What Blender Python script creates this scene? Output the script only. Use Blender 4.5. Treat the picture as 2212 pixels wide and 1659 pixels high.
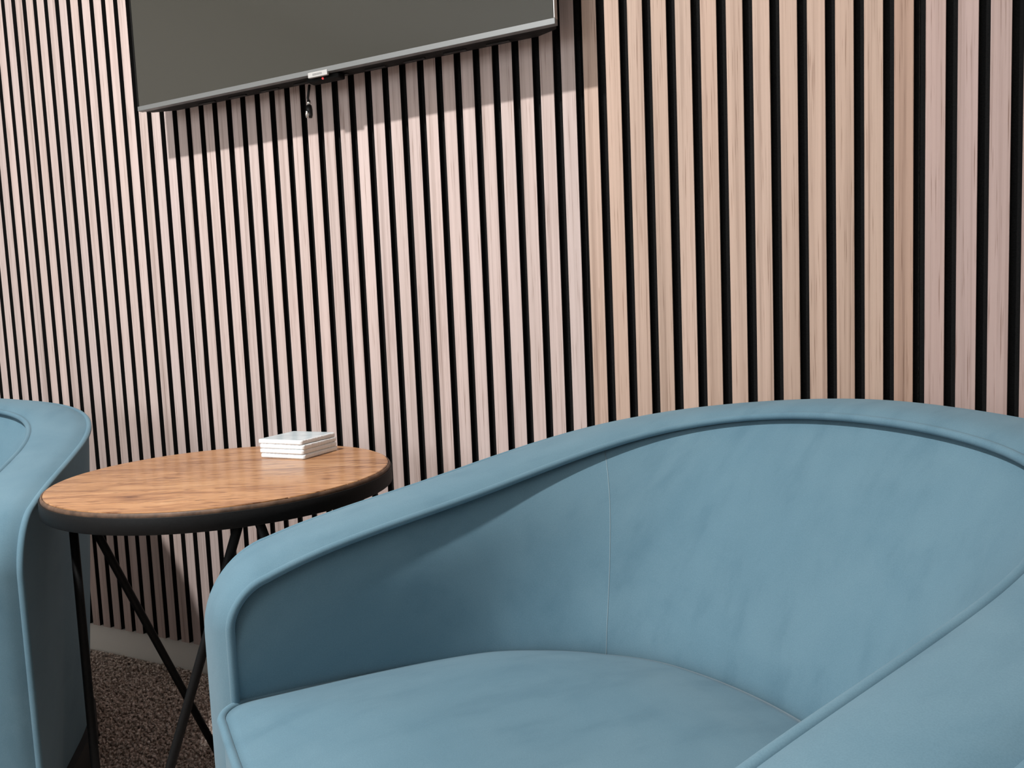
import bpy, bmesh, math, random
from mathutils import Vector, Matrix

# ------------------------------------------------------------------ reset
for o in list(bpy.data.objects):
    bpy.data.objects.remove(o, do_unlink=True)
scene = bpy.context.scene
COL = scene.collection
random.seed(7)

# ------------------------------------------------------------------ camera
CAM = Vector((-0.03085, -1.33311, 0.838))
RT = Vector((0.90135088, 0.43106615, -0.04181584))
UP = Vector((-0.00093262, 0.09848409, 0.99513819))
FW = Vector((-0.43308858, 0.89692969, -0.08917074))
cd = bpy.data.cameras.new('camera')
cd.sensor_fit = 'HORIZONTAL'
cd.sensor_width = 36.0
cd.lens = 36.0 * 1725.0 / 2212.0
cd.clip_start = 0.02
cam = bpy.data.objects.new('camera', cd)
COL.objects.link(cam)
m = Matrix((RT, UP, -FW)).transposed().to_4x4()
m.translation = CAM
cam.matrix_world = m
scene.camera = cam

# ------------------------------------------------------------------ world, exposure
w = bpy.data.worlds.new('world')
scene.world = w
w.use_nodes = True
w.node_tree.nodes['Background'].inputs[0].default_value = (0.9, 0.95, 1.0, 1)
w.node_tree.nodes['Background'].inputs[1].default_value = 0.05
vs = scene.view_settings
vs.view_transform = 'Standard'
vs.look = 'None'
vs.gamma = 1.0
vs.use_curve_mapping = False
vs.exposure = -0.15

# ceiling downlights: (x, y, watts, colour, radius)
CEIL = 2.63
DOWNLIGHTS = [
    (-1.18, -1.49, 92.0, (1.0, 0.975, 0.95), 0.052),
]

# soft fill light, set as an added, unseen window behind the viewer (x0, x1, z0, z1), on the wall at y = -4.3
WIN = (-2.55, -0.55, 0.85, 2.15)
wl = bpy.data.lights.new('window_fill_light', 'AREA')
wl.shape = 'RECTANGLE'
wl.size, wl.size_y = WIN[1] - WIN[0] - 0.1, WIN[3] - WIN[2] - 0.1
wl.energy = 26.0
wl.color = (0.90, 0.96, 1.0)
wlo = bpy.data.objects.new('window_fill_light', wl)
COL.objects.link(wlo)
wlo.location = ((WIN[0] + WIN[1]) / 2, -4.26, (WIN[2] + WIN[3]) / 2)
wlo.rotation_euler = (math.radians(90), 0, 0)

# ------------------------------------------------------------------ node helpers
def mat(name):
    mt = bpy.data.materials.new(name)
    mt.use_nodes = True
    nt = mt.node_tree
    return mt, nt, nt.nodes['Principled BSDF']

def node(nt, kind, **kw):
    n = nt.nodes.new(kind)
    for k, v in kw.items():
        if k.startswith('i_'):
            key = k[2:]
            key = int(key) if key.isdigit() else key.replace('_', ' ')
            n.inputs[key].default_value = v
        else:
            setattr(n, k, v)
    return n

def ramp(nt, src, stops):
    r = nt.nodes.new('ShaderNodeValToRGB')
    els = r.color_ramp.elements
    while len(els) > 1:
        els.remove(els[-1])
    els[0].position = stops[0][0]
    els[0].color = (*stops[0][1], 1)
    for p, c in stops[1:]:
        e = els.new(p)
        e.color = (*c, 1)
    nt.links.new(src, r.inputs[0])
    return r.outputs[0]

def coords(nt, scale, rot=(0, 0, 0), offset=None):
    tc = node(nt, 'ShaderNodeTexCoord')
    mp = node(nt, 'ShaderNodeMapping')
    mp.inputs['Scale'].default_value = scale
    mp.inputs['Rotation'].default_value = rot
    nt.links.new(tc.outputs['Object'], mp.inputs['Vector'])
    if offset is not None:
        nt.links.new(offset, mp.inputs['Location'])
    return mp.outputs[0]

def mix(nt, a, b, fac, blend='MIX'):
    n = nt.nodes.new('ShaderNodeMix')
    n.data_type = 'RGBA'
    n.blend_type = blend
    for key, v in ((0, fac), (6, a), (7, b)):
        if hasattr(v, 'is_output'):
            nt.links.new(v, n.inputs[key])
        elif key == 0:
            n.inputs[key].default_value = v
        else:
            n.inputs[key].default_value = (*v, 1)
    return n.outputs[2]

def bump(nt, b, height, strength, dist):
    n = node(nt, 'ShaderNodeBump')
    n.inputs['Strength'].default_value = strength
    n.inputs['Distance'].default_value = dist
    nt.links.new(height, n.inputs['Height'])
    nt.links.new(n.outputs[0], b.inputs['Normal'])

def plain(name, col, rough=0.6, metal=0.0, spec=0.5, noise=0.0, nscale=60.0):
    mt, nt, b = mat(name)
    b.inputs['Roughness'].default_value = rough
    b.inputs['Metallic'].default_value = metal
    b.inputs['Specular IOR Level'].default_value = spec
    if noise:
        v = coords(nt, (nscale,) * 3)
        n = node(nt, 'ShaderNodeTexNoise', i_Scale=1.0, i_Detail=4.0)
        nt.links.new(v, n.inputs['Vector'])
        lo = tuple(c * (1 - noise) for c in col)
        hi = tuple(min(1, c * (1 + noise)) for c in col)
        nt.links.new(ramp(nt, n.outputs['Fac'], [(0.3, lo), (0.7, hi)]), b.inputs['Base Color'])
        bump(nt, b, n.outputs['Fac'], 0.15, 0.001)
    else:
        b.inputs['Base Color'].default_value = (*col, 1)
    return mt

# ------------------------------------------------------------------ materials
def make_veneer():
    mt, nt, b = mat('walnut_veneer')
    oi = node(nt, 'ShaderNodeObjectInfo')
    comb = node(nt, 'ShaderNodeCombineXYZ')
    mul = node(nt, 'ShaderNodeMath', operation='MULTIPLY')
    mul.inputs[1].default_value = 37.0
    nt.links.new(oi.outputs['Random'], mul.inputs[0])
    nt.links.new(mul.outputs[0], comb.inputs[0])
    nt.links.new(mul.outputs[0], comb.inputs[2])
    # long, slightly wandering grain
    v = coords(nt, (120, 30, 1.0), offset=comb.outputs[0])
    n1 = node(nt, 'ShaderNodeTexNoise', i_Scale=1.0, i_Detail=5.0, i_Roughness=0.6, i_Distortion=0.5)
    nt.links.new(v, n1.inputs['Vector'])
    v2 = coords(nt, (420, 120, 7.0), offset=comb.outputs[0])
    n2 = node(nt, 'ShaderNodeTexNoise', i_Scale=1.0, i_Detail=3.0, i_Roughness=0.55)
    nt.links.new(v2, n2.inputs['Vector'])
    v3 = coords(nt, (14, 14, 0.9), offset=comb.outputs[0])
    n3 = node(nt, 'ShaderNodeTexNoise', i_Scale=1.0, i_Detail=2.0)
    nt.links.new(v3, n3.inputs['Vector'])
    g = ramp(nt, n1.outputs['Fac'], [(0.28, (0.66, 0.62, 0.60)), (0.40, (0.90, 0.885, 0.875)), (0.52, (1.02, 1.02, 1.02)), (0.66, (1.08, 1.08, 1.08)), (0.76, (0.88, 0.865, 0.855))])
    f = ramp(nt, n2.outputs['Fac'], [(0.30, (0.50, 0.42, 0.37)), (0.42, (1, 1, 1)), (1.0, (1, 1, 1))])
    t = ramp(nt, n3.outputs['Fac'], [(0.3, (0.93, 0.92, 0.91)), (0.7, (1.05, 1.03, 1.03))])
    c = mix(nt, oi.outputs['Color'], g, 1.0, 'MULTIPLY')
    c = mix(nt, c, f, 0.9, 'MULTIPLY')
    c = mix(nt, c, t, 1.0, 'MULTIPLY')
    nt.links.new(c, b.inputs['Base Color'])
    b.inputs['Roughness'].default_value = 0.62
    b.inputs['Specular IOR Level'].default_value = 0.3
    bump(nt, b, n2.outputs['Fac'], 0.12, 0.0006)
    return mt

def make_velvet(name, base):
    mt, nt, b = mat(name)
    v = coords(nt, (4.5, 4.5, 4.5))
    n1 = node(nt, 'ShaderNodeTexNoise', i_Scale=1.0, i_Detail=4.0, i_Roughness=0.6, i_Distortion=0.8)
    nt.links.new(v, n1.inputs['Vector'])
    v1 = coords(nt, (30, 9, 12), rot=(0.4, 0.6, 0.5))
    n2 = node(nt, 'ShaderNodeTexNoise', i_Scale=1.0, i_Detail=3.0, i_Roughness=0.55)
    nt.links.new(v1, n2.inputs['Vector'])
    v3 = coords(nt, (900,) * 3)
    n3 = node(nt, 'ShaderNodeTexNoise', i_Scale=1.0, i_Detail=2.0)
    nt.links.new(v3, n3.inputs['Vector'])
    lo = tuple(c * k for c, k in zip(base, (0.86, 0.90, 0.93)))
    hi = tuple(c * k for c, k in zip(base, (1.12, 1.07, 1.06)))
    c = ramp(nt, n1.outputs['Fac'], [(0.3, lo), (0.7, hi)])
    s = ramp(nt, n2.outputs['Fac'], [(0.30, (0.88, 0.905, 0.92)), (0.46, (1, 1, 1)), (0.72, (1.055, 1.045, 1.04))])
    c = mix(nt, c, s, 0.9, 'MULTIPLY')
    f = ramp(nt, n3.outputs['Fac'], [(0.3, (0.93, 0.94, 0.95)), (0.7, (1.06, 1.05, 1.05))])
    c = mix(nt, c, f, 1.0, 'MULTIPLY')
    nt.links.new(c, b.inputs['Base Color'])
    b.inputs['Roughness'].default_value = 0.85
    b.inputs['Specular IOR Level'].default_value = 0.12
    b.inputs['Sheen Weight'].default_value = 0.14
    b.inputs['Sheen Roughness'].default_value = 0.5
    b.inputs['Sheen Tint'].default_value = (0.80, 0.89, 0.93, 1)
    bump(nt, b, n3.outputs['Fac'], 0.10, 0.0006)
    return mt

def make_tabletop():
    mt, nt, b = mat('mango_wood_top')
    oi = node(nt, 'ShaderNodeObjectInfo')
    comb = node(nt, 'ShaderNodeCombineXYZ')
    mul = node(nt, 'ShaderNodeMath', operation='MULTIPLY')
    mul.inputs[1].default_value = 19.0
    nt.links.new(oi.outputs['Random'], mul.inputs[0])
    nt.links.new(mul.outputs[0], comb.inputs[0])
    v = coords(nt, (5, 26, 26), offset=comb.outputs[0])
    n1 = node(nt, 'ShaderNodeTexNoise', i_Scale=1.0, i_Detail=6.0, i_Roughness=0.62, i_Distortion=1.4)
    nt.links.new(v, n1.inputs['Vector'])
    v2 = coords(nt, (26, 160, 100), offset=comb.outputs[0])
    n2 = node(nt, 'ShaderNodeTexNoise', i_Scale=1.0, i_Detail=3.0)
    nt.links.new(v2, n2.inputs['Vector'])
    # rough-sawn diagonal blade marks, in patches
    v3 = coords(nt, (1, 1, 1), rot=(0, 0, math.radians(62)))
    wv = node(nt, 'ShaderNodeTexWave', i_Scale=16.0, i_Distortion=1.0, i_Detail=2.0)
    wv.wave_type = 'BANDS'
    nt.links.new(v3, wv.inputs['Vector'])
    v4 = coords(nt, (9, 16, 9), offset=comb.outputs[0])
    n4 = node(nt, 'ShaderNodeTexNoise', i_Scale=1.0, i_Detail=1.0)
    nt.links.new(v4, n4.inputs['Vector'])
    mask = ramp(nt, n4.outputs['Fac'], [(0.55, (0, 0, 0)), (0.62, (1, 1, 1))])
    saw = ramp(nt, wv.outputs['Fac'], [(0.0, (0.45, 0.42, 0.40)), (0.12, (1, 1, 1)), (1.0, (1, 1, 1))])
    c = ramp(nt, n1.outputs['Fac'], [(0.25, (0.17, 0.068, 0.026)), (0.38, (0.30, 0.140, 0.058)), (0.50, (0.42, 0.215, 0.096)), (0.62, (0.48, 0.262, 0.125)), (0.75, (0.58, 0.35, 0.19))])
    f = ramp(nt, n2.outputs['Fac'], [(0.33, (0.42, 0.32, 0.26)), (0.43, (1, 1, 1)), (1, (1, 1, 1))])
    c = mix(nt, c, f, 0.85, 'MULTIPLY')
    sm = mix(nt, (1, 1, 1), saw, mask)
    c = mix(nt, c, sm, 0.8, 'MULTIPLY')
    tint = mix(nt, c, oi.outputs['Color'], 1.0, 'MULTIPLY')
    nt.links.new(tint, b.inputs['Base Color'])
    b.inputs['Roughness'].default_value = 0.45
    b.inputs['Specular IOR Level'].default_value = 0.3
    b.inputs['Coat Weight'].default_value = 0.5
    b.inputs['Coat Roughness'].default_value = 0.2
    bump(nt, b, n2.outputs['Fac'], 0.10, 0.001)
    return mt

def make_carpet():
    mt, nt, b = mat('beige_carpet')
    v = coords(nt, (190,) * 3)
    vo = node(nt, 'ShaderNodeTexVoronoi', i_Scale=1.0)
    nt.links.new(v, vo.inputs['Vector'])
    v2 = coords(nt, (60,) * 3)
    n = node(nt, 'ShaderNodeTexNoise', i_Scale=1.0, i_Detail=5.0)
    nt.links.new(v2, n.inputs['Vector'])
    c = ramp(nt, vo.outputs['Distance'], [(0.0, (0.56, 0.465, 0.41)), (0.9, (0.33, 0.26, 0.22))])
    c2 = ramp(nt, n.outputs['Fac'], [(0.3, (0.8, 0.8, 0.8)), (0.7, (1.1, 1.1, 1.1))])
    nt.links.new(mix(nt, c, c2, 1.0, 'MULTIPLY'), b.inputs['Base Color'])
    b.inputs['Roughness'].default_value = 0.95
    b.inputs['Specular IOR Level'].default_value = 0.1
    bump(nt, b, vo.outputs['Distance'], -0.8, 0.006)
    return mt

def make_tuft():
    mt, nt, b = mat('carpet_tuft')
    v = coords(nt, (210,) * 3)
    n = node(nt, 'ShaderNodeTexNoise', i_Scale=1.0, i_Detail=3.0)
    nt.links.new(v, n.inputs['Vector'])
    c = ramp(nt, n.outputs['Fac'], [(0.28, (0.17, 0.12, 0.095)), (0.42, (0.46, 0.365, 0.315)), (0.55, (0.68, 0.575, 0.51)), (0.68, (0.90, 0.80, 0.74))])
    nt.links.new(c, b.inputs['Base Color'])
    b.inputs['Roughness'].default_value = 0.9
    b.inputs['Specular IOR Level'].default_value = 0.15
    return mt

def make_screen():
    mt, nt, b = mat('matte_dark_screen')
    b.inputs['Base Color'].default_value = (0.044, 0.043, 0.036, 1)
    b.inputs['Roughness'].default_value = 0.09
    b.inputs['Specular IOR Level'].default_value = 0.55
    return mt

M = {
    'veneer': make_veneer(),
    'slat_core': plain('black_slat_core', (0.006, 0.006, 0.006), 0.8, spec=0.2),
    'felt': plain('black_felt', (0.010, 0.010, 0.010), 0.95, spec=0.1, noise=0.3, nscale=400),
    'paint': plain('warm_white_wall_paint', (0.62, 0.59, 0.55), 0.85, spec=0.2, noise=0.02, nscale=30),
    'ceiling': plain('white_ceiling_paint', (0.80, 0.80, 0.79), 0.9, spec=0.2),
    'skirting': plain('white_gloss_skirting', (0.86, 0.86, 0.83), 0.45),
    'carpet': make_carpet(),
    'tuft': make_tuft(),
    'velvet': make_velvet('blue_grey_velvet', (0.108, 0.198, 0.250)),
    'thread': plain('pale_blue_thread', (0.20, 0.28, 0.32), 0.8),
    'plinth': plain('black_chair_plinth', (0.012, 0.012, 0.012), 0.6),
    'wood': make_tabletop(),
    'bark': plain('dark_wood_edge', (0.10, 0.055, 0.032), 0.6, noise=0.55, nscale=70),
    'iron': plain('black_powder_coated_iron', (0.007, 0.0075, 0.008), 0.55, spec=0.14, noise=0.15, nscale=300),
    'ceramic': plain('white_glazed_ceramic', (0.82, 0.86, 0.88), 0.22, noise=0.03, nscale=60),
    'glaze': plain('pale_blue_marbled_glaze', (0.50, 0.585, 0.62), 0.25, noise=0.10, nscale=45),
    'screen': make_screen(),
    'bezel': plain('brushed_grey_bezel', (0.20, 0.21, 0.21), 0.4, metal=0.35),
    'trim': plain('silver_edge_trim', (0.55, 0.55, 0.54), 0.3, metal=0.9),
    'tvback': plain('black_tv_plastic', (0.004, 0.004, 0.004), 0.6, spec=0.15),
    'plate': plain('pale_grey_plate', (0.46, 0.455, 0.44), 0.4),
    'plate_text': plain('grey_plate_lettering', (0.24, 0.24, 0.235), 0.5),
    'steel': plain('polished_steel', (0.75, 0.74, 0.72), 0.22, metal=1.0),
    'rubber': plain('black_rubber', (0.008, 0.008, 0.008), 0.5),
    'lamp_ring': plain('white_lamp_ring', (0.8, 0.8, 0.8), 0.4),
    'door': plain('dark_stained_door', (0.03, 0.024, 0.020), 0.5, noise=0.2, nscale=20),
}
mt, nt, b = mat('red_standby_glow')
b.inputs['Base Color'].default_value = (0.5, 0.03, 0.03, 1)
b.inputs['Emission Color'].default_value = (1.0, 0.12, 0.12, 1)
b.inputs['Emission Strength'].default_value = 0.7
M['led'] = mt
mt, nt, b = mat('lit_lamp_lens')
b.inputs['Emission Color'].default_value = (1.0, 0.95, 0.9, 1)
b.inputs['Emission Strength'].default_value = 8.0
M['lens'] = mt
mt, nt, b = mat('fill_pane_glow')  # glowing pane of the added fill window
b.inputs['Base Color'].default_value = (0.8, 0.85, 0.9, 1)
b.inputs['Emission Color'].default_value = (0.90, 0.96, 1.0, 1)
b.inputs['Emission Strength'].default_value = 3.0
M['pane'] = mt

# ------------------------------------------------------------------ mesh helpers
def tag(o, label=None, cat=None, group=None, kind=None):
    if label: o['label'] = label
    if cat: o['category'] = cat
    if group: o['group'] = group
    if kind: o['kind'] = kind
    return o

def link(name, me, parent=None):
    o = bpy.data.objects.new(name, me)
    COL.objects.link(o)
    if parent is not None:
        o.parent = parent
    return o

def empty(name, loc=(0, 0, 0), rz=0.0):
    o = bpy.data.objects.new(name, None)
    o.empty_display_size = 0.1
    COL.objects.link(o)
    o.location = loc
    o.rotation_euler = (0, 0, rz)
    return o

def mesh(name, verts, faces, mats, smooth=False, fmat=None):
    me = bpy.data.meshes.new(name)
    me.from_pydata([tuple(v) for v in verts], [], faces)
    for mm in (mats if isinstance(mats, (list, tuple)) else [mats]):
        me.materials.append(mm)
    if smooth:
        me.polygons.foreach_set('use_smooth', [True] * len(me.polygons))
    if fmat:
        me.polygons.foreach_set('material_index', fmat)
    me.update()
    return me

def fixnormals(me):
    bm = bmesh.new()
    bm.from_mesh(me)
    bmesh.ops.recalc_face_normals(bm, faces=bm.faces)
    bm.to_mesh(me)
    bm.free()
    return me

def box_mesh(name, x0, x1, y0, y1, z0, z1, mt, bevel=0.0, segs=2):
    bm = bmesh.new()
    bmesh.ops.create_cube(bm, size=1.0)
    for v in bm.verts:
        v.co = Vector((x0 + (v.co.x + 0.5) * (x1 - x0), y0 + (v.co.y + 0.5) * (y1 - y0), z0 + (v.co.z + 0.5) * (z1 - z0)))
    if bevel > 0:
        bmesh.ops.bevel(bm, geom=list(bm.edges), offset=bevel, segments=segs, affect='EDGES', profile=0.5)
    me = bpy.data.meshes.new(name)
    bm.to_mesh(me)
    bm.free()
    me.materials.append(mt)
    return me

def grid_mesh(name, rows, mt, closed=False, smooth=True):
    """rows: list of equally long point rows"""
    nr, nc = len(rows), len(rows[0])
    verts = [p for r in rows for p in r]
    faces = []
    for i in range(nr - 1):
        for j in range(nc if closed else nc - 1):
            k = (j + 1) % nc
            faces.append((i * nc + j, i * nc + k, (i + 1) * nc + k, (i + 1) * nc + j))
    return mesh(name, verts, faces, mt, smooth)

def tube_mesh(name, pts, r, mt, seg=10, closed=False):
    pts = [Vector(p) for p in pts]
    n = len(pts)
    verts, faces = [], []
    prev = None
    for i, p in enumerate(pts):
        if closed:
            t = pts[(i + 1) % n] - pts[i - 1]
        else:
            t = pts[min(i + 1, n - 1)] - pts[max(i - 1, 0)]
        t.normalize()
        if prev is None:
            a = Vector((0, 0, 1)) if abs(t.z) < 0.9 else Vector((1, 0, 0))
            u = t.cross(a).normalized()
        else:
            u = (prev - t * prev.dot(t)).normalized()
        prev = u
        v = t.cross(u)
        for k in range(seg):
            an = 2 * math.pi * k / seg
            verts.append(p + r * (math.cos(an) * u + math.sin(an) * v))
    for i in range(n if closed else n - 1):
        j = (i + 1) % n
        for k in range(seg):
            l = (k + 1) % seg
            faces.append((i * seg + k, i * seg + l, j * seg + l, j * seg + k))
    if not closed:
        faces.append(tuple(range(seg))[::-1])
        faces.append(tuple(range((n - 1) * seg, n * seg)))
    return fixnormals(mesh(name, verts, faces, mt, True))

def lathe_mesh(name, prof, mt, seg=96, smooth=True):
    rows = []
    for r, z in prof:
        rows.append([(r * math.cos(2 * math.pi * k / seg), r * math.sin(2 * math.pi * k / seg), z) for k in range(seg)])
    me = grid_mesh(name, rows, mt, closed=True, smooth=smooth)
    return fixnormals(me)

def interp(x, xs, ys):
    if x <= xs[0]: return ys[0]
    for i in range(1, len(xs)):
        if x <= xs[i]:
            t = (x - xs[i - 1]) / (xs[i] - xs[i - 1])
            return ys[i - 1] + t * (ys[i] - ys[i - 1])
    return ys[-1]

# ------------------------------------------------------------------ room shell
X0, X1, Y0, YW = -3.3, 1.9, -4.3, 0.021
def struct(name, me, label=None):
    o = link(name, me)
    tag(o, label, None, None, 'structure')
    return o

floor = struct('floor', box_mesh('floor', X0, X1, Y0, YW + 0.1, -0.06, 0.0, M['carpet']))
tag(floor, 'beige speckled carpet floor under the chairs and table', 'floor')
ceil = struct('ceiling', box_mesh('ceiling', X0, X1, Y0, YW + 0.1, CEIL, CEIL + 0.08, M['ceiling']))
tag(ceil, 'plain white ceiling above the lounge', 'ceiling')
wall_back = struct('wall_back', box_mesh('wall_back', X0, X1, YW, YW + 0.1, 0.0, CEIL, M['paint']))
tag(wall_back, 'wall clad in vertical walnut slats on black felt', 'wall')
o = struct('wall_left', box_mesh('wall_left', X0 - 0.1, X0, Y0, YW + 0.1, 0.0, CEIL, M['paint']))
tag(o, 'plain painted wall beyond the left armchair', 'wall')
o = struct('wall_right', box_mesh('wall_right', X1, X1 + 0.1, Y0, YW + 0.1, 0.0, CEIL, M['paint']))
tag(o, 'plain painted wall beyond the right edge', 'wall')
o = struct('wall_front', box_mesh('wall_front', X0, X1, Y0 - 0.1, Y0, 0.0, CEIL, M['paint']))
tag(o, 'plain painted wall behind the viewer', 'wall')
def frame_bar(x0, x1, z0, z1):
    return box_mesh('fill_window_frame', x0, x1, Y0 + 0.0, Y0 + 0.03, z0, z1, M['skirting'], 0.003)
win = struct('fill_window_1', box_mesh('fill_window_1', WIN[0], WIN[1], Y0 + 0.001, Y0 + 0.012, WIN[2], WIN[3], M['pane']))  # window added out of view to carry the soft fill
tag(win, 'added unseen fill-light window with white frame behind the viewer', 'window')
for a in (WIN[0] - 0.05, (WIN[0] + WIN[1]) / 2 - 0.025, WIN[1]):
    link('fill_window_frame', frame_bar(a, a + 0.05, WIN[2] - 0.05, WIN[3] + 0.05), win)
for a in (WIN[2] - 0.05, WIN[3]):
    link('fill_window_frame', frame_bar(WIN[0], WIN[1], a, a + 0.05), win)

# felt backing sheets (one per panel) and slats, children of the wall
GAPS = [-2.1607, -2.1216, -2.0804, -2.041, -2.0006, -1.9602, -1.9201, -1.8802, -1.8401, -1.8003, -1.7606, -1.7212, -1.6814, -1.6416, -1.6019, -1.5619, -1.5221, -1.4821, -1.442, -1.4018, -1.3615, -1.3216, -1.2811, -1.241, -1.2008, -1.1606, -1.1205, -1.0799, -1.0395, -0.9988, -0.9586, -0.9187, -0.8787, -0.8385, -0.7989, -0.7591, -0.7198, -0.6805, -0.6414, -0.6018, -0.5622, -0.5215, -0.4811, -0.4411, -0.4013, -0.3614, -0.3211, -0.2807, -0.2401, -0.1997, -0.1597, -0.1202, -0.0805, -0.0409, -0.0001, 0.0409, 0.0808, 0.1207]
gap = {i - 54: x for i, x in enumerate(GAPS)}
for i in range(-55, -80, -1):
    gap[i] = gap[i + 1] - 0.04
for i in range(4, 40):
    gap[i] = gap[i - 1] + 0.04
SZ0, SZ1 = 0.0755, 2.48
SW = 0.0256
def slat_mesh():
    hw, d, bv = SW / 2, 0.0125, 0.0006
    # profile in x,y: front at y=0, back at y=d
    prof = [(-hw, d), (-hw, bv), (-hw + bv, 0), (hw - bv, 0), (hw, bv), (hw, d)]
    verts = [(x, y, SZ0) for x, y in prof] + [(x, y, SZ1) for x, y in prof]
    n = len(prof)
    faces = [(k, (k + 1) % n, n + (k + 1) % n, n + k) for k in range(n)]
    fm = [1, 0, 0, 0, 1, 1]
    faces += [tuple(range(n))[::-1], tuple(range(n, 2 * n))]
    fm += [1, 1]
    me = mesh('slat', verts, faces, [M['veneer'], M['slat_core']], False, fm)
    return fixnormals(me)
sme = slat_mesh()
rs = random.Random(3)
PINK = (0.548, 0.452, 0.424)
TAN = (0.505, 0.373, 0.300)
ROSE = (0.470, 0.355, 0.325)
for i in range(-76, 36):
    s = link('slat', sme, wall_back)
    s.location = ((gap[i] + gap[i + 1]) / 2, rs.uniform(-0.0003, 0.0003), 0)
    base = PINK if i < -13 else (TAN if i < 0 else ROSE)
    if i == -1:
        base = (0.46, 0.318, 0.250)
    k = 1 + rs.uniform(-0.025, 0.025)
    j = rs.uniform(-0.012, 0.012)
    s.color = (base[0] * k * (1 + j), base[1] * k, base[2] * k * (1 - j), 1)
PAN = [gap[-76], gap[-65], gap[-52], gap[-39], gap[-26], gap[-13], gap[0], gap[13], gap[26], gap[36]]
for a, c in zip(PAN[:-1], PAN[1:]):
    link('felt_backing', box_mesh('felt_backing', a + 0.0006, c - 0.0006, 0.0125, YW, SZ0, SZ1, M['felt']), wall_back)

sk = struct('baseboard_back', box_mesh('baseboard_back', X0, X1, 0.007, YW, 0.0, SZ0 - 0.001, M['skirting'], 0.002))
tag(sk, 'low white skirting board under the slatted wall', 'skirting')

# carpet pile: real tufts where the floor shows
def tufts():
    rr = random.Random(11)
    verts, faces = [], []
    step = 0.0078
    y = -1.75
    while y < 0.004:
        x = -3.2
        while x < 0.75:
            px, py = x + rr.uniform(-.003, .003), y + rr.uniform(-.003, .003)
            hz = rr.uniform(0.003, 0.012)
            dx, dy = rr.uniform(-.005, .005), rr.uniform(-.005, .005)
            r = rr.uniform(0.0024, 0.0046)
            a0 = rr.uniform(0, 2)
            n = len(verts)
            for k in range(3):
                an = a0 + k * 2.0944
                verts.append((px + r * math.cos(an), py + r * math.sin(an), -0.001))
            for k in range(3):
                an = a0 + k * 2.0944 + 0.6
                verts.append((px + dx * .6 + r * 1.15 * math.cos(an), py + dy * .6 + r * 1.15 * math.sin(an), hz * .65))
            verts.append((px + dx, min(py + dy, 0.006), hz))
            for k in range(3):
                l = (k + 1) % 3
                faces.append((n + k, n + l, n + 3 + l, n + 3 + k))
                faces.append((n + 3 + k, n + 3 + l, n + 6))
            x += step
        y += step
    return mesh('carpet_pile', verts, faces, M['tuft'], True)
pile = link('carpet_pile', tufts(), floor)
tag(pile, kind='stuff')

# ------------------------------------------------------------------ downlights (real ceiling lamps)
DL_LABELS = ['recessed ceiling downlight nearest the slatted wall']
for (x, y, watts, colr, rad), lab in zip(DOWNLIGHTS, DL_LABELS):
    t = empty('ceiling_downlight', (x, y, CEIL))
    tag(t, lab, 'ceiling lamp')
    link('trim_ring', lathe_mesh('trim_ring', [(rad + 0.004, 0.0), (rad + 0.004, -0.006), (rad + 0.022, -0.007), (rad + 0.026, -0.003), (rad + 0.026, 0.0)], M['lamp_ring'], 48), t)
    link('lens', lathe_mesh('lens', [(rad + 0.004, -0.001), (0.0005, -0.002)], M['lens'], 48), t)
    ld = bpy.data.lights.new('downlight', 'AREA')
    ld.shape = 'DISK'
    ld.size = rad * 2
    ld.energy = watts
    ld.color = colr
    lo = bpy.data.objects.new('downlight', ld)
    COL.objects.link(lo)
    lo.parent = t
    lo.location = (0, 0, -0.012)

# ------------------------------------------------------------------ armchairs
CH = dict(A=.2931, h1=.1445, h2=.3203, ym=.3127, L=.6743, tp=-.0078, Hb=.6936, c2=-.3796, c3=.0981, c4=.3716, c5=-.237,
          rc=.0414, tb=.1086, tm=.1039, tf=.0971, dz=.0042, taper=0.045)
# where the inner shell meets the seat (z about 0.42), by position along the rim
SV = [0, .14, .28, .42, .52, .63, .8, 1.0]
SX = [0, -.065, -.130, -.190, -.232, -.266, -.283, -.287]
SY = [-.190, -.195, -.213, -.255, -.305, -.375, -.52, -.674]
def smooth_at(x, xs, ys):
    """cubic Hermite through the table"""
    n = len(xs)
    def slope(i):
        if i == 0: return (ys[1] - ys[0]) / (xs[1] - xs[0])
        if i == n - 1: return (ys[-1] - ys[-2]) / (xs[-1] - xs[-2])
        return (ys[i + 1] - ys[i - 1]) / (xs[i + 1] - xs[i - 1])
    x = min(max(x, xs[0]), xs[-1])
    i = 0
    while i < n - 2 and x > xs[i + 1]: i += 1
    h = xs[i + 1] - xs[i]; t = (x - xs[i]) / h
    return ((2 * t ** 3 - 3 * t * t + 1) * ys[i] + (t ** 3 - 2 * t * t + t) * h * slope(i)
            + (-2 * t ** 3 + 3 * t * t) * ys[i + 1] + (t ** 3 - t * t) * h * slope(i + 1))
def seat_point(vv):
    y = smooth_at(vv, SV, SY)
    if vv < .14: y = -.190 - .005 * (vv / .14) ** 2
    return Vector((smooth_at(vv, SV, SX), y))
ZSEAT = 0.408
def seat_z(y):
    return ZSEAT + 0.065 * max(0.0, -0.25 - y)

def half_plan(d, N=70, Mm=40):
    P0, P1 = Vector((0, 0)), Vector((-d['h1'], 0))
    P3 = Vector((-d['A'], -d['ym']))
    dr = Vector((d['tp'], d['L'] - d['ym'])).normalized()
    P2 = P3 + d['h2'] * dr
    pts = []
    for i in range(N):
        t = i / (N - 1)
        pts.append((1 - t) ** 3 * P0 + 3 * (1 - t) ** 2 * t * P1 + 3 * (1 - t) * t * t * P2 + t ** 3 * P3)
    E = Vector((-d['A'] - d['tp'], -d['L']))
    for i in range(1, Mm):
        pts.append(P3 + (E - P3) * (i / (Mm - 1)))
    return pts

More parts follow.
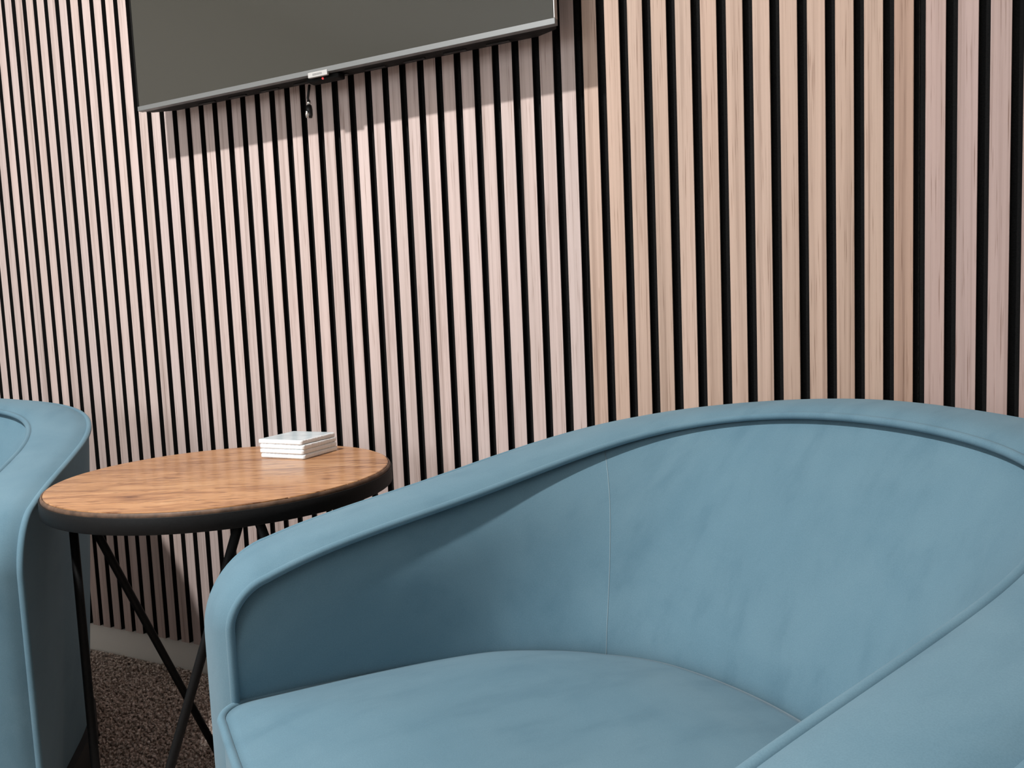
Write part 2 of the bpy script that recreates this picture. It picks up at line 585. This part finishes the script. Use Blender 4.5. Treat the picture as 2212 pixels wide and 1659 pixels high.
def chair_geometry(d):
    H = half_plan(d)
    n = len(H)
    s = [0.0]
    for i in range(1, n):
        s.append(s[-1] + (H[i] - H[i - 1]).length)
    v = [a / s[-1] for a in s]
    N = []
    for i in range(n):
        t = H[min(i + 1, n - 1)] - H[max(i - 1, 0)]
        t.normalize()
        N.append(Vector((t.y, -t.x)))
    N[0] = Vector((0, 1))
    z = [d['Hb'] + d['c2'] * a ** 2 + d['c3'] * a ** 3 + d['c4'] * a ** 4 + d['c5'] * a ** 6 for a in v]
    tt = [d['tb'] * (1 - a) * (1 - 2 * a) + 4 * d['tm'] * a * (1 - a) + d['tf'] * a * (2 * a - 1) for a in v]
    O = [H[i] + N[i] * tt[i] for i in range(n)]
    zo = [a + d['dz'] for a in z]

    def at(P, zz, y):
        # sample curve (plan + height) where it reaches arm position y (y descending near the front)
        for i in range(len(P) - 1, 0, -1):
            if P[i].y <= y <= P[i - 1].y:
                t = (y - P[i - 1].y) / (P[i].y - P[i - 1].y - 1e-12)
                return P[i - 1].x + t * (P[i].x - P[i - 1].x), zz[i - 1] + t * (zz[i] - zz[i - 1]), i - 1 + t
        return P[-1].x, zz[-1], float(len(P) - 1)

    K = 110
    def rim(P, zz, rc):
        L = d['L']
        xa, za, idx = at(P, zz, -L + rc)
        xb = P[-1].x
        out, vs_, nn_ = [], [], []
        for k in range(K):
            f = idx * k / K
            i = int(f); t = f - i
            j = min(i + 1, len(P) - 1)
            out.append(Vector((P[i].x + t * (P[j].x - P[i].x), P[i].y + t * (P[j].y - P[i].y), zz[i] + t * (zz[j] - zz[i]))))
            vs_.append(v[i] + t * (v[j] - v[i]))
            nn_.append((N[i] * (1 - t) + N[j] * t).normalized())
        x2, z2, _ = at(P, zz, -L + rc + 0.03)
        sl = (z2 - za) / 0.03
        for k in range(15):
            th = math.pi / 2 * k / 14
            out.append(Vector((xa + (xb - xa) * math.sin(th), -L + rc - rc * math.sin(th), za - rc + rc * math.cos(th) - sl * rc * math.sin(th) * .6)))
            vs_.append(v[int(idx)] + (1 - v[int(idx)]) * math.sin(th))
            nn_.append(N[-2])
        zt = out[-1].z
        for k in range(1, 13):
            out.append(Vector((xb, -L, zt + (0.055 - zt) * k / 12)))
        return out, vs_, nn_
    I, vs_, nn_ = rim(H, z, d['rc'])
    Or, vo_, no_ = rim(O, zo, d['rc'] + d['tf'] * .35)
    return H, N, vs_, nn_, I, Or

def mirror(pts):
    """left half (from back centre forwards) -> whole curve, left front ... back ... right front"""
    left = [Vector(p) for p in pts][::-1]
    right = [Vector((-p.x, p.y, p.z)) for p in left[:-1]][::-1]
    return left + right

def build_chair(name, label, loc, rz, d):
    t = empty(name, (loc[0], loc[1], 0.0), rz)
    tag(t, label, 'armchair', 'matching tub armchairs')
    H, N, VS, NS, I, O = chair_geometry(d)
    KT = 110 + 15                                    # stations of the top edge (before the straight drop)
    FI, FO = mirror(I), mirror(O)
    # --- rim band: loft from the inner piping to the outer piping, softly crowned
    rows = []
    S = 9
    for a in range(S):
        u = a / (S - 1)
        row = []
        for k in range(len(FI)):
            p = FI[k].lerp(FO[k], u)
            km, kp = max(k - 1, 0), min(k + 1, len(FI) - 1)
            tg = FI[kp] - FI[km]
            if tg.length < 1e-7: tg = FO[kp] - FO[km]
            nn = (FO[k] - FI[k]).cross(tg)
            if nn.length > 1e-9: nn.normalize()
            if nn.z < -0.05 or (abs(nn.z) <= 0.05 and nn.y > 0): nn = -nn
            row.append(p + nn * (0.010 * (1 - (2 * u - 1) ** 4) + 0.002 * math.sin(math.pi * u)))
        rows.append(row)
    link('rim_band', fixnormals(grid_mesh('rim_band', rows, M['velvet'])), t)
    # --- inner shell: from rim down below the seat
    def inner_col(p, vv, Hn, zt, side):
        col = []
        sp = seat_point(vv)
        for a in range(17):
            u = (a / 16) ** 1.3
            zz = zt + (0.30 - zt) * u
            w_ = (zt - zz) / max(zt - 0.42, 0.02)
            off = (0.012 - 0.009 * vv) * math.sin(math.pi * min(w_, 1.0)) - 0.015 * max(0.0, 1 - w_ * 2.6) ** 2
            q = Vector((p.x + (sp.x - p.x) * min(w_, 1.0) - Hn.x * off, p.y + (sp.y - p.y) * min(w_, 1.0) - Hn.y * off, zz))
            col.append(Vector((side * q.x, q.y, q.z)))
        return col
    cols = [(I[k], VS[k], NS[k]) for k in range(KT)]
    left = [inner_col(p, vv, hn, p.z, 1) for p, vv, hn in cols][::-1]
    right = [inner_col(p, vv, hn, p.z, -1) for p, vv, hn in cols][1:]
    allc = left + right
    rows = [[c[a] for c in allc] for a in range(17)]
    link('inner_shell', fixnormals(grid_mesh('inner_shell', rows, M['velvet'])), t)
    # stitched seams where arm meets back
    ks = min(range(KT), key=lambda k: abs(I[k].y + 0.155) if I[k].x < -0.2 else 9)
    for side in (1, -1):
        col = inner_col(cols[ks][0], cols[ks][1], cols[ks][2], cols[ks][0].z, side)
        nn = cols[ks][2]
        pts = [q - Vector((side * nn.x, nn.y, 0)) * 0.0002 for q in col[1:]]
        link('seam', tube_mesh('seam', pts, 0.0005, M['thread'], 6), t)
    # --- outer shell: from outer rim to the plinth, tapering slightly
    rows = []
    for a in range(13):
        u = a / 12
        row = []
        for k in range(len(O)):
            if k >= KT: break
            p = O[k]
            zz = p.z + (0.055 - p.z) * u
            nn = NS[min(k, KT - 1)]
            front = interp(p.y, [-d['L'], -d['L'] + 0.25], [0.0, 1.0])
            off = d['taper'] * (u ** 1.1) * front
            row.append(Vector((p.x - nn.x * off, p.y - nn.y * off, zz)))
        rows.append(mirror(row))
    link('outer_shell', fixnormals(grid_mesh('outer_shell', rows, M['velvet'])), t)
    # --- piping along both edges of the rim
    link('piping', tube_mesh('piping', FI, 0.0050, M['velvet'], 10), t)
    link('piping', tube_mesh('piping', FO, 0.0052, M['velvet'], 10), t)
    # --- front rail, deck and plinth
    fr = d['A'] + d['tp'] + 0.01
    link('front_rail', box_mesh('front_rail', -fr, fr, -d['L'] + 0.004, -d['L'] + 0.05, 0.055, 0.285, M['velvet'], 0.006), t)
    pl = [(p.x * 0.92, -0.3 + (p.y + 0.3) * 0.92) for p in mirror([Vector((q.x, q.y, 0)) for q in O[:KT]])]
    verts = [(x, y, 0.004) for x, y in pl] + [(x, y, 0.062) for x, y in pl]
    n = len(pl)
    faces = [(k, (k + 1) % n, n + (k + 1) % n, n + k) for k in range(n)] + [tuple(range(n))[::-1], tuple(range(n, 2 * n))]
    link('plinth', fixnormals(mesh('plinth', verts, faces, M['plinth'])), t)
    # --- seat cushion
    half = []
    for k in range(0, 101):
        q = seat_point(k / 100 * 0.97) + Vector((0, -0.004))
        if q.y < -0.63: break
        half.append(Vector((q.x, q.y, 0)))
    yf, xc, r = -d['L'] - 0.022, -(d['A'] + d['tp']) - 0.001, 0.040
    for k in range(10):
        th = math.pi / 2 * k / 9
        half.append(Vector((xc + r - r * math.cos(th), yf + r - r * math.sin(th), 0)))
    for k in range(1, 14):
        u = k / 13
        x = xc + r + (0 - xc - r) * u
        half.append(Vector((x, yf - 0.018 * math.sin(u * math.pi / 2), 0)))
    outl = [p.copy() for p in half]
    outl += [Vector((-p.x, p.y, 0)) for p in half[1:-1]][::-1]
    cen = Vector((0, -0.46, 0))
    rows = []
    for zz, sc in ((0.286 - ZSEAT, 0.99), (0.30 - ZSEAT, 1.0), (-0.01, 1.0), (0.0, 0.995)):
        rows.append([cen + (p - cen) * sc + Vector((0, 0, (seat_z(p.y) if zz > -0.05 else ZSEAT) + zz)) for p in outl])
    for k in range(1, 22):
        u = k / 21
        row = []
        for p in outl:
            q = cen + (p - cen) * (0.995 * (1 - u) + 0.0004)
            cr = 0.030 * (1 - (1 - u) ** 3.2)
            dip = -0.006 * math.exp(-((q.x) ** 2 + (q.y + 0.43) ** 2) / 0.02)
            row.append(q + Vector((0, 0, seat_z(q.y) + cr + dip)))
        rows.append(row)
    me = grid_mesh('seat_cushion', rows, M['velvet'], closed=True)
    cu = link('seat_cushion', fixnormals(me), t)
    ring = [cen + (p - cen) * interp(p.y, [-0.66, -0.50], [1.004, 0.985]) + Vector((0, 0, seat_z(p.y) - interp(p.y, [-0.66, -0.5], [0.001, 0.006]))) for p in outl]
    link('piping', tube_mesh('piping', ring, 0.0046, M['velvet'], 8, closed=True), cu)
    return t

build_chair('armchair', 'blue velvet tub armchair with piped rim, large in the right foreground', (-0.0754, -0.2953), -0.5334, CH)
build_chair('armchair', 'blue velvet tub armchair cut off at the left edge, beyond the round table', (-1.8915, -0.410), 0.7503, CH)

# ------------------------------------------------------------------ round side table
TX, TY, TR, TZ = -1.016, -0.378, 0.267, 0.598
tb = empty('side_table', (TX, TY, 0.0))
tag(tb, 'round wooden side table with black iron rim and crossed rod legs', 'side table')
PD = math.radians(25)
seams = [-0.27, -0.205, -0.13, -0.058, 0.015, 0.085, 0.155, 0.27]
RW = TR - 0.006
def plank(a, c, tint):
    # slab of the disc between two parallel seams, built along local x
    def half_w(y): return math.sqrt(max(RW * RW - y * y, 0))
    a2, c2 = max(a + 0.0006, -RW + 1e-4), min(c - 0.0006, RW - 1e-4)
    ys = [a2 + (c2 - a2) * k / 16 for k in range(17)]
    out = [(half_w(y), y) for y in ys] + [(-half_w(y), y) for y in ys[::-1]]
    n = len(out)
    zt, zb = TZ, TZ - 0.018
    ins = []
    cy = (a2 + c2) / 2
    for x, y in out:
        ins.append((x * 0.9965, cy + (y - cy) * (1 - 0.0006 / max(c2 - a2, 0.01) * 2)))
    verts = [(x, y, zb) for x, y in out] + [(x, y, zt - 0.0012) for x, y in out] + [(x, y, zt) for x, y in ins]
    faces = []
    for l in range(2):
        for k in range(n):
            k2 = (k + 1) % n
            faces.append((l * n + k, l * n + k2, (l + 1) * n + k2, (l + 1) * n + k))
    faces.append(tuple(range(2 * n, 3 * n)))
    faces.append(tuple(range(n))[::-1])
    o = link('plank', fixnormals(mesh('plank', verts, faces, M['wood'])), tb)
    o.rotation_euler = (0, 0, PD)
    o.color = (*tint, 1)
    return o
tints = [(1.12, 1.10, 1.05), (1.10, 1.08, 1.04), (1.05, 1.04, 1.0), (1.0, 0.98, 0.95), (0.92, 0.89, 0.86), (0.95, 0.92, 0.88), (1.0, 0.97, 0.92)]
for a, c, tn in zip(seams[:-1], seams[1:], tints):
    plank(a, c, tn)
link('wood_edge', lathe_mesh('wood_edge', [(RW - 0.004, TZ - 0.020), (RW + 0.0005, TZ - 0.020), (RW + 0.0036, TZ - 0.006), (RW + 0.0030, TZ - 0.0022), (RW + 0.0008, TZ - 0.0014)], M['bark'], 160), tb)
link('iron_rim', lathe_mesh('iron_rim', [(TR - 0.004, TZ - 0.0075), (TR - 0.0005, TZ - 0.0068), (TR, TZ - 0.0075), (TR, TZ - 0.029), (TR - 0.001, TZ - 0.030), (TR - 0.004, TZ - 0.030), (TR - 0.004, TZ - 0.0075)], M['iron'], 160), tb)
link('underside', lathe_mesh('underside', [(TR - 0.005, TZ - 0.0205), (0.001, TZ - 0.0205)], M['iron'], 96), tb)
for th, ph in ((-151, 149), (-147, -118), (-41, -94), (-36, 12), (72, 128), (67, 22)):
    a, c = math.radians(th), math.radians(ph)
    p0 = Vector((0.243 * math.cos(a), 0.243 * math.sin(a), TZ - 0.022))
    p1 = Vector((0.226 * math.cos(c), 0.226 * math.sin(c), 0.006))
    link('leg', tube_mesh('leg', [p0, p0.lerp(p1, .33), p0.lerp(p1, .66), p1], 0.0066, M['iron'], 14), tb)

# ------------------------------------------------------------------ coasters
def coaster_mesh(seed):
    rr = random.Random(seed)
    hs, r, hgt = 0.0490, 0.005, 0.0082
    out = []
    for cx, cy, a0 in ((1, 1, 0), (-1, 1, 90), (-1, -1, 180), (1, -1, 270)):
        for k in range(5):
            an = math.radians(a0 + 90 * k / 4)
            out.append((cx * (hs - r) + r * math.cos(an), cy * (hs - r) + r * math.sin(an)))
        # wavy hand-cut edge towards the next corner
        nx, ny = {0: (0, 1), 90: (-1, 0), 180: (0, -1), 270: (1, 0)}[a0]
        tx, ty = -ny, nx
        for k in range(1, 24):
            s_ = (hs - r) * (1 - 2 * k / 24)
            wob = -0.0007 * abs(math.sin(k * 24 / 24 * math.pi * 0.42 + seed)) + rr.uniform(-.0002, .0002)
            out.append((nx * (hs + wob) + (-tx) * s_ * -1 * -1, ny * (hs + wob) + (-ty) * s_ * -1 * -1))
    n = len(out)
    layers = [(0.0, 0.972), (0.0018, 1.0), (hgt - 0.0022, 1.0), (hgt - 0.0006, 0.992), (hgt, 0.965)]
    verts = []
    for z, s_ in layers:
        for i, (x, y) in enumerate(out):
            dz = 0
            if z > 0.004:
                dz = -0.0007 * abs(math.sin(i * 0.55 + seed * 1.7)) * (1 if z > hgt - 0.001 else 0.8)
            verts.append((x * s_, y * s_, z + (dz if s_ > 0.97 else 0)))
    faces = []
    for l in range(len(layers) - 1):
        for k in range(n):
            k2 = (k + 1) % n
            faces.append((l * n + k, l * n + k2, (l + 1) * n + k2, (l + 1) * n + k))
    faces.append(tuple(range(n))[::-1])
    faces.append(tuple(range((len(layers) - 1) * n, len(layers) * n)))
    return fixnormals(mesh('coaster', verts, faces, [M['ceramic'], M['glaze']], False, [0] * (len(faces) - 1) + [1]))
CL = ['bottom white ceramic coaster of the stack, lying on the round table',
      'third white ceramic coaster from the top of the stack on the table',
      'second white ceramic coaster from the top of the stack on the table',
      'topmost white ceramic coaster of the stack on the table']
offs = [(0.0012, 0.0005, 1.2), (0.0002, -0.0003, 0.7), (0.0, 0.0004, 1.8), (-0.0022, 0.0, 1.0)]
for k in range(4):
    c = link('coaster', coaster_mesh(k + 1))
    c.location = (-1.009 + offs[k][0], -0.2090 + offs[k][1], TZ + 0.0003 + k * 0.0084)
    c.rotation_euler = (0, 0, math.radians(offs[k][2]))
    tag(c, CL[k], 'coaster', 'white coasters stacked on the table')

# ------------------------------------------------------------------ television
TVX0, TVX1, TVZ0, TVZ1, TVF = -1.491, -0.527, 1.299, 1.862, -0.090
tv = empty('television', ((TVX0 + TVX1) / 2, TVF, TVZ0))
tag(tv, 'black flat screen television mounted on the slatted wall', 'television')
def tvp(name, x0, x1, y0, y1, z0, z1, mt, bv=0.0, parent=tv):
    me = box_mesh(name, x0 - tv.location.x, x1 - tv.location.x, y0 - TVF, y1 - TVF, z0 - TVZ0, z1 - TVZ0, mt, bv)
    return link(name, me, parent)
tvp('screen', TVX0 + 0.003, TVX1 - 0.003, TVF + 0.0012, TVF + 0.010, TVZ0 + 0.009, TVZ1 - 0.003, M['screen'])
tvp('bottom_bezel', TVX0, TVX1, TVF, TVF + 0.012, TVZ0, TVZ0 + 0.0095, M['bezel'], 0.0006)
tvp('top_bezel', TVX0, TVX1, TVF, TVF + 0.012, TVZ1 - 0.004, TVZ1, M['bezel'], 0.0006)
tvp('side_trim', TVX0, TVX0 + 0.0032, TVF, TVF + 0.012, TVZ0 + 0.0095, TVZ1 - 0.004, M['tvback'], 0.0005)
tvp('side_trim', TVX1 - 0.0022, TVX1, TVF, TVF + 0.012, TVZ0 + 0.0095, TVZ1 - 0.004, M['trim'], 0.0005)
# tapered back housing
def housing():
    X = [(TVX0 + 0.004, TVX1 - 0.004, TVZ0 + 0.001, TVZ1 - 0.004, TVF + 0.012),
         (TVX0 + 0.010, TVX1 - 0.010, TVZ0 + 0.002, TVZ1 - 0.010, TVF + 0.030),
         (TVX0 + 0.055, TVX1 - 0.055, TVZ0 + 0.006, TVZ1 - 0.08, TVF + 0.058),
         (TVX0 + 0.075, TVX1 - 0.075, TVZ0 + 0.020, TVZ1 - 0.10, TVF + 0.066)]
    verts, faces = [], []
    for x0, x1, z0, z1, y in X:
        for x, z in ((x0, z0), (x1, z0), (x1, z1), (x0, z1)):
            verts.append((x - tv.location.x, y - TVF, z - TVZ0))
    for l in range(3):
        for k in range(4):
            k2 = (k + 1) % 4
            faces.append((l * 4 + k, l * 4 + k2, l * 4 + 4 + k2, l * 4 + 4 + k))
    faces += [(3, 2, 1, 0), (12, 13, 14, 15)]
    return fixnormals(mesh('back_housing', verts, faces, M['tvback']))
link('back_housing', housing(), tv)
for k in range(9):      # ventilation ribs under the housing
    xx = TVX0 + 0.14 + k * 0.085
    tvp('vent_rib', xx, xx + 0.045, TVF + 0.034, TVF + 0.040, TVZ0 + 0.0005, TVZ0 + 0.006, M['rubber'])
tvp('wall_bracket', -1.15, -0.87, TVF + 0.066, -0.0005, 1.45, 1.75, M['tvback'], 0.003)
lp = tvp('logo_plate', -1.0305, -0.9855, TVF - 0.0012, TVF + 0.004, 1.2935, 1.3030, M['plate'], 0.0005)
for k in range(7):      # tiny, unreadable raised lettering
    xx = -1.0195 + k * 0.0032
    tvp('lettering', xx, xx + 0.0024, TVF - 0.0015, TVF - 0.0010, 1.2965, 1.3000, M['plate_text'], 0, lp)
for ch in lp.children:
    ch.matrix_parent_inverse = Matrix.Identity(4)
pod = tvp('sensor_pod', -1.045, -0.970, TVF + 0.012, TVF + 0.034, 1.2895, 1.3000, M['tvback'], 0.003)
bm = bmesh.new()
bmesh.ops.create_uvsphere(bm, u_segments=12, v_segments=8, radius=0.0021)
me = bpy.data.meshes.new('standby_light'); bm.to_mesh(me); bm.free(); me.materials.append(M['led'])
led = link('standby_light', me, pod)
led.location = (-1.006 - tv.location.x, 0.0115, 1.2925 - TVZ0)

# ------------------------------------------------------------------ dangling cable under the television
CX, CY = -1.0815, -0.030
cb = empty('dangling_cable', (CX, CY, 1.30))
tag(cb, 'short black cable with steel end dangling below the television', 'cable')
pts = [(0.001, 0.004, 0.004), (0.001, 0.0, -0.010), (-0.001, -0.001, -0.022), (0.0, 0.0, -0.030)]
link('cord', tube_mesh('cord', pts, 0.0026, M['rubber'], 10), cb)
link('ferrule', lathe_mesh('ferrule', [(0.0004, -0.026), (0.0034, -0.0265), (0.0042, -0.031), (0.0030, -0.0355), (0.0004, -0.036)], M['steel'], 24), cb)
link('coupling', lathe_mesh('coupling', [(0.0004, -0.035), (0.0050, -0.036), (0.0062, -0.044), (0.0062, -0.054), (0.0048, -0.060), (0.0004, -0.0605)], M['rubber'], 24), cb)
tip = link('plug_tip', lathe_mesh('plug_tip', [(0.0004, -0.007), (0.0034, -0.0065), (0.0044, 0.0), (0.0034, 0.0065), (0.0004, 0.007)], M['steel'], 24), cb)
tip.location = (-0.0015, -0.0045, -0.054)
tip.rotation_euler = (0.25, 0.15, 0)
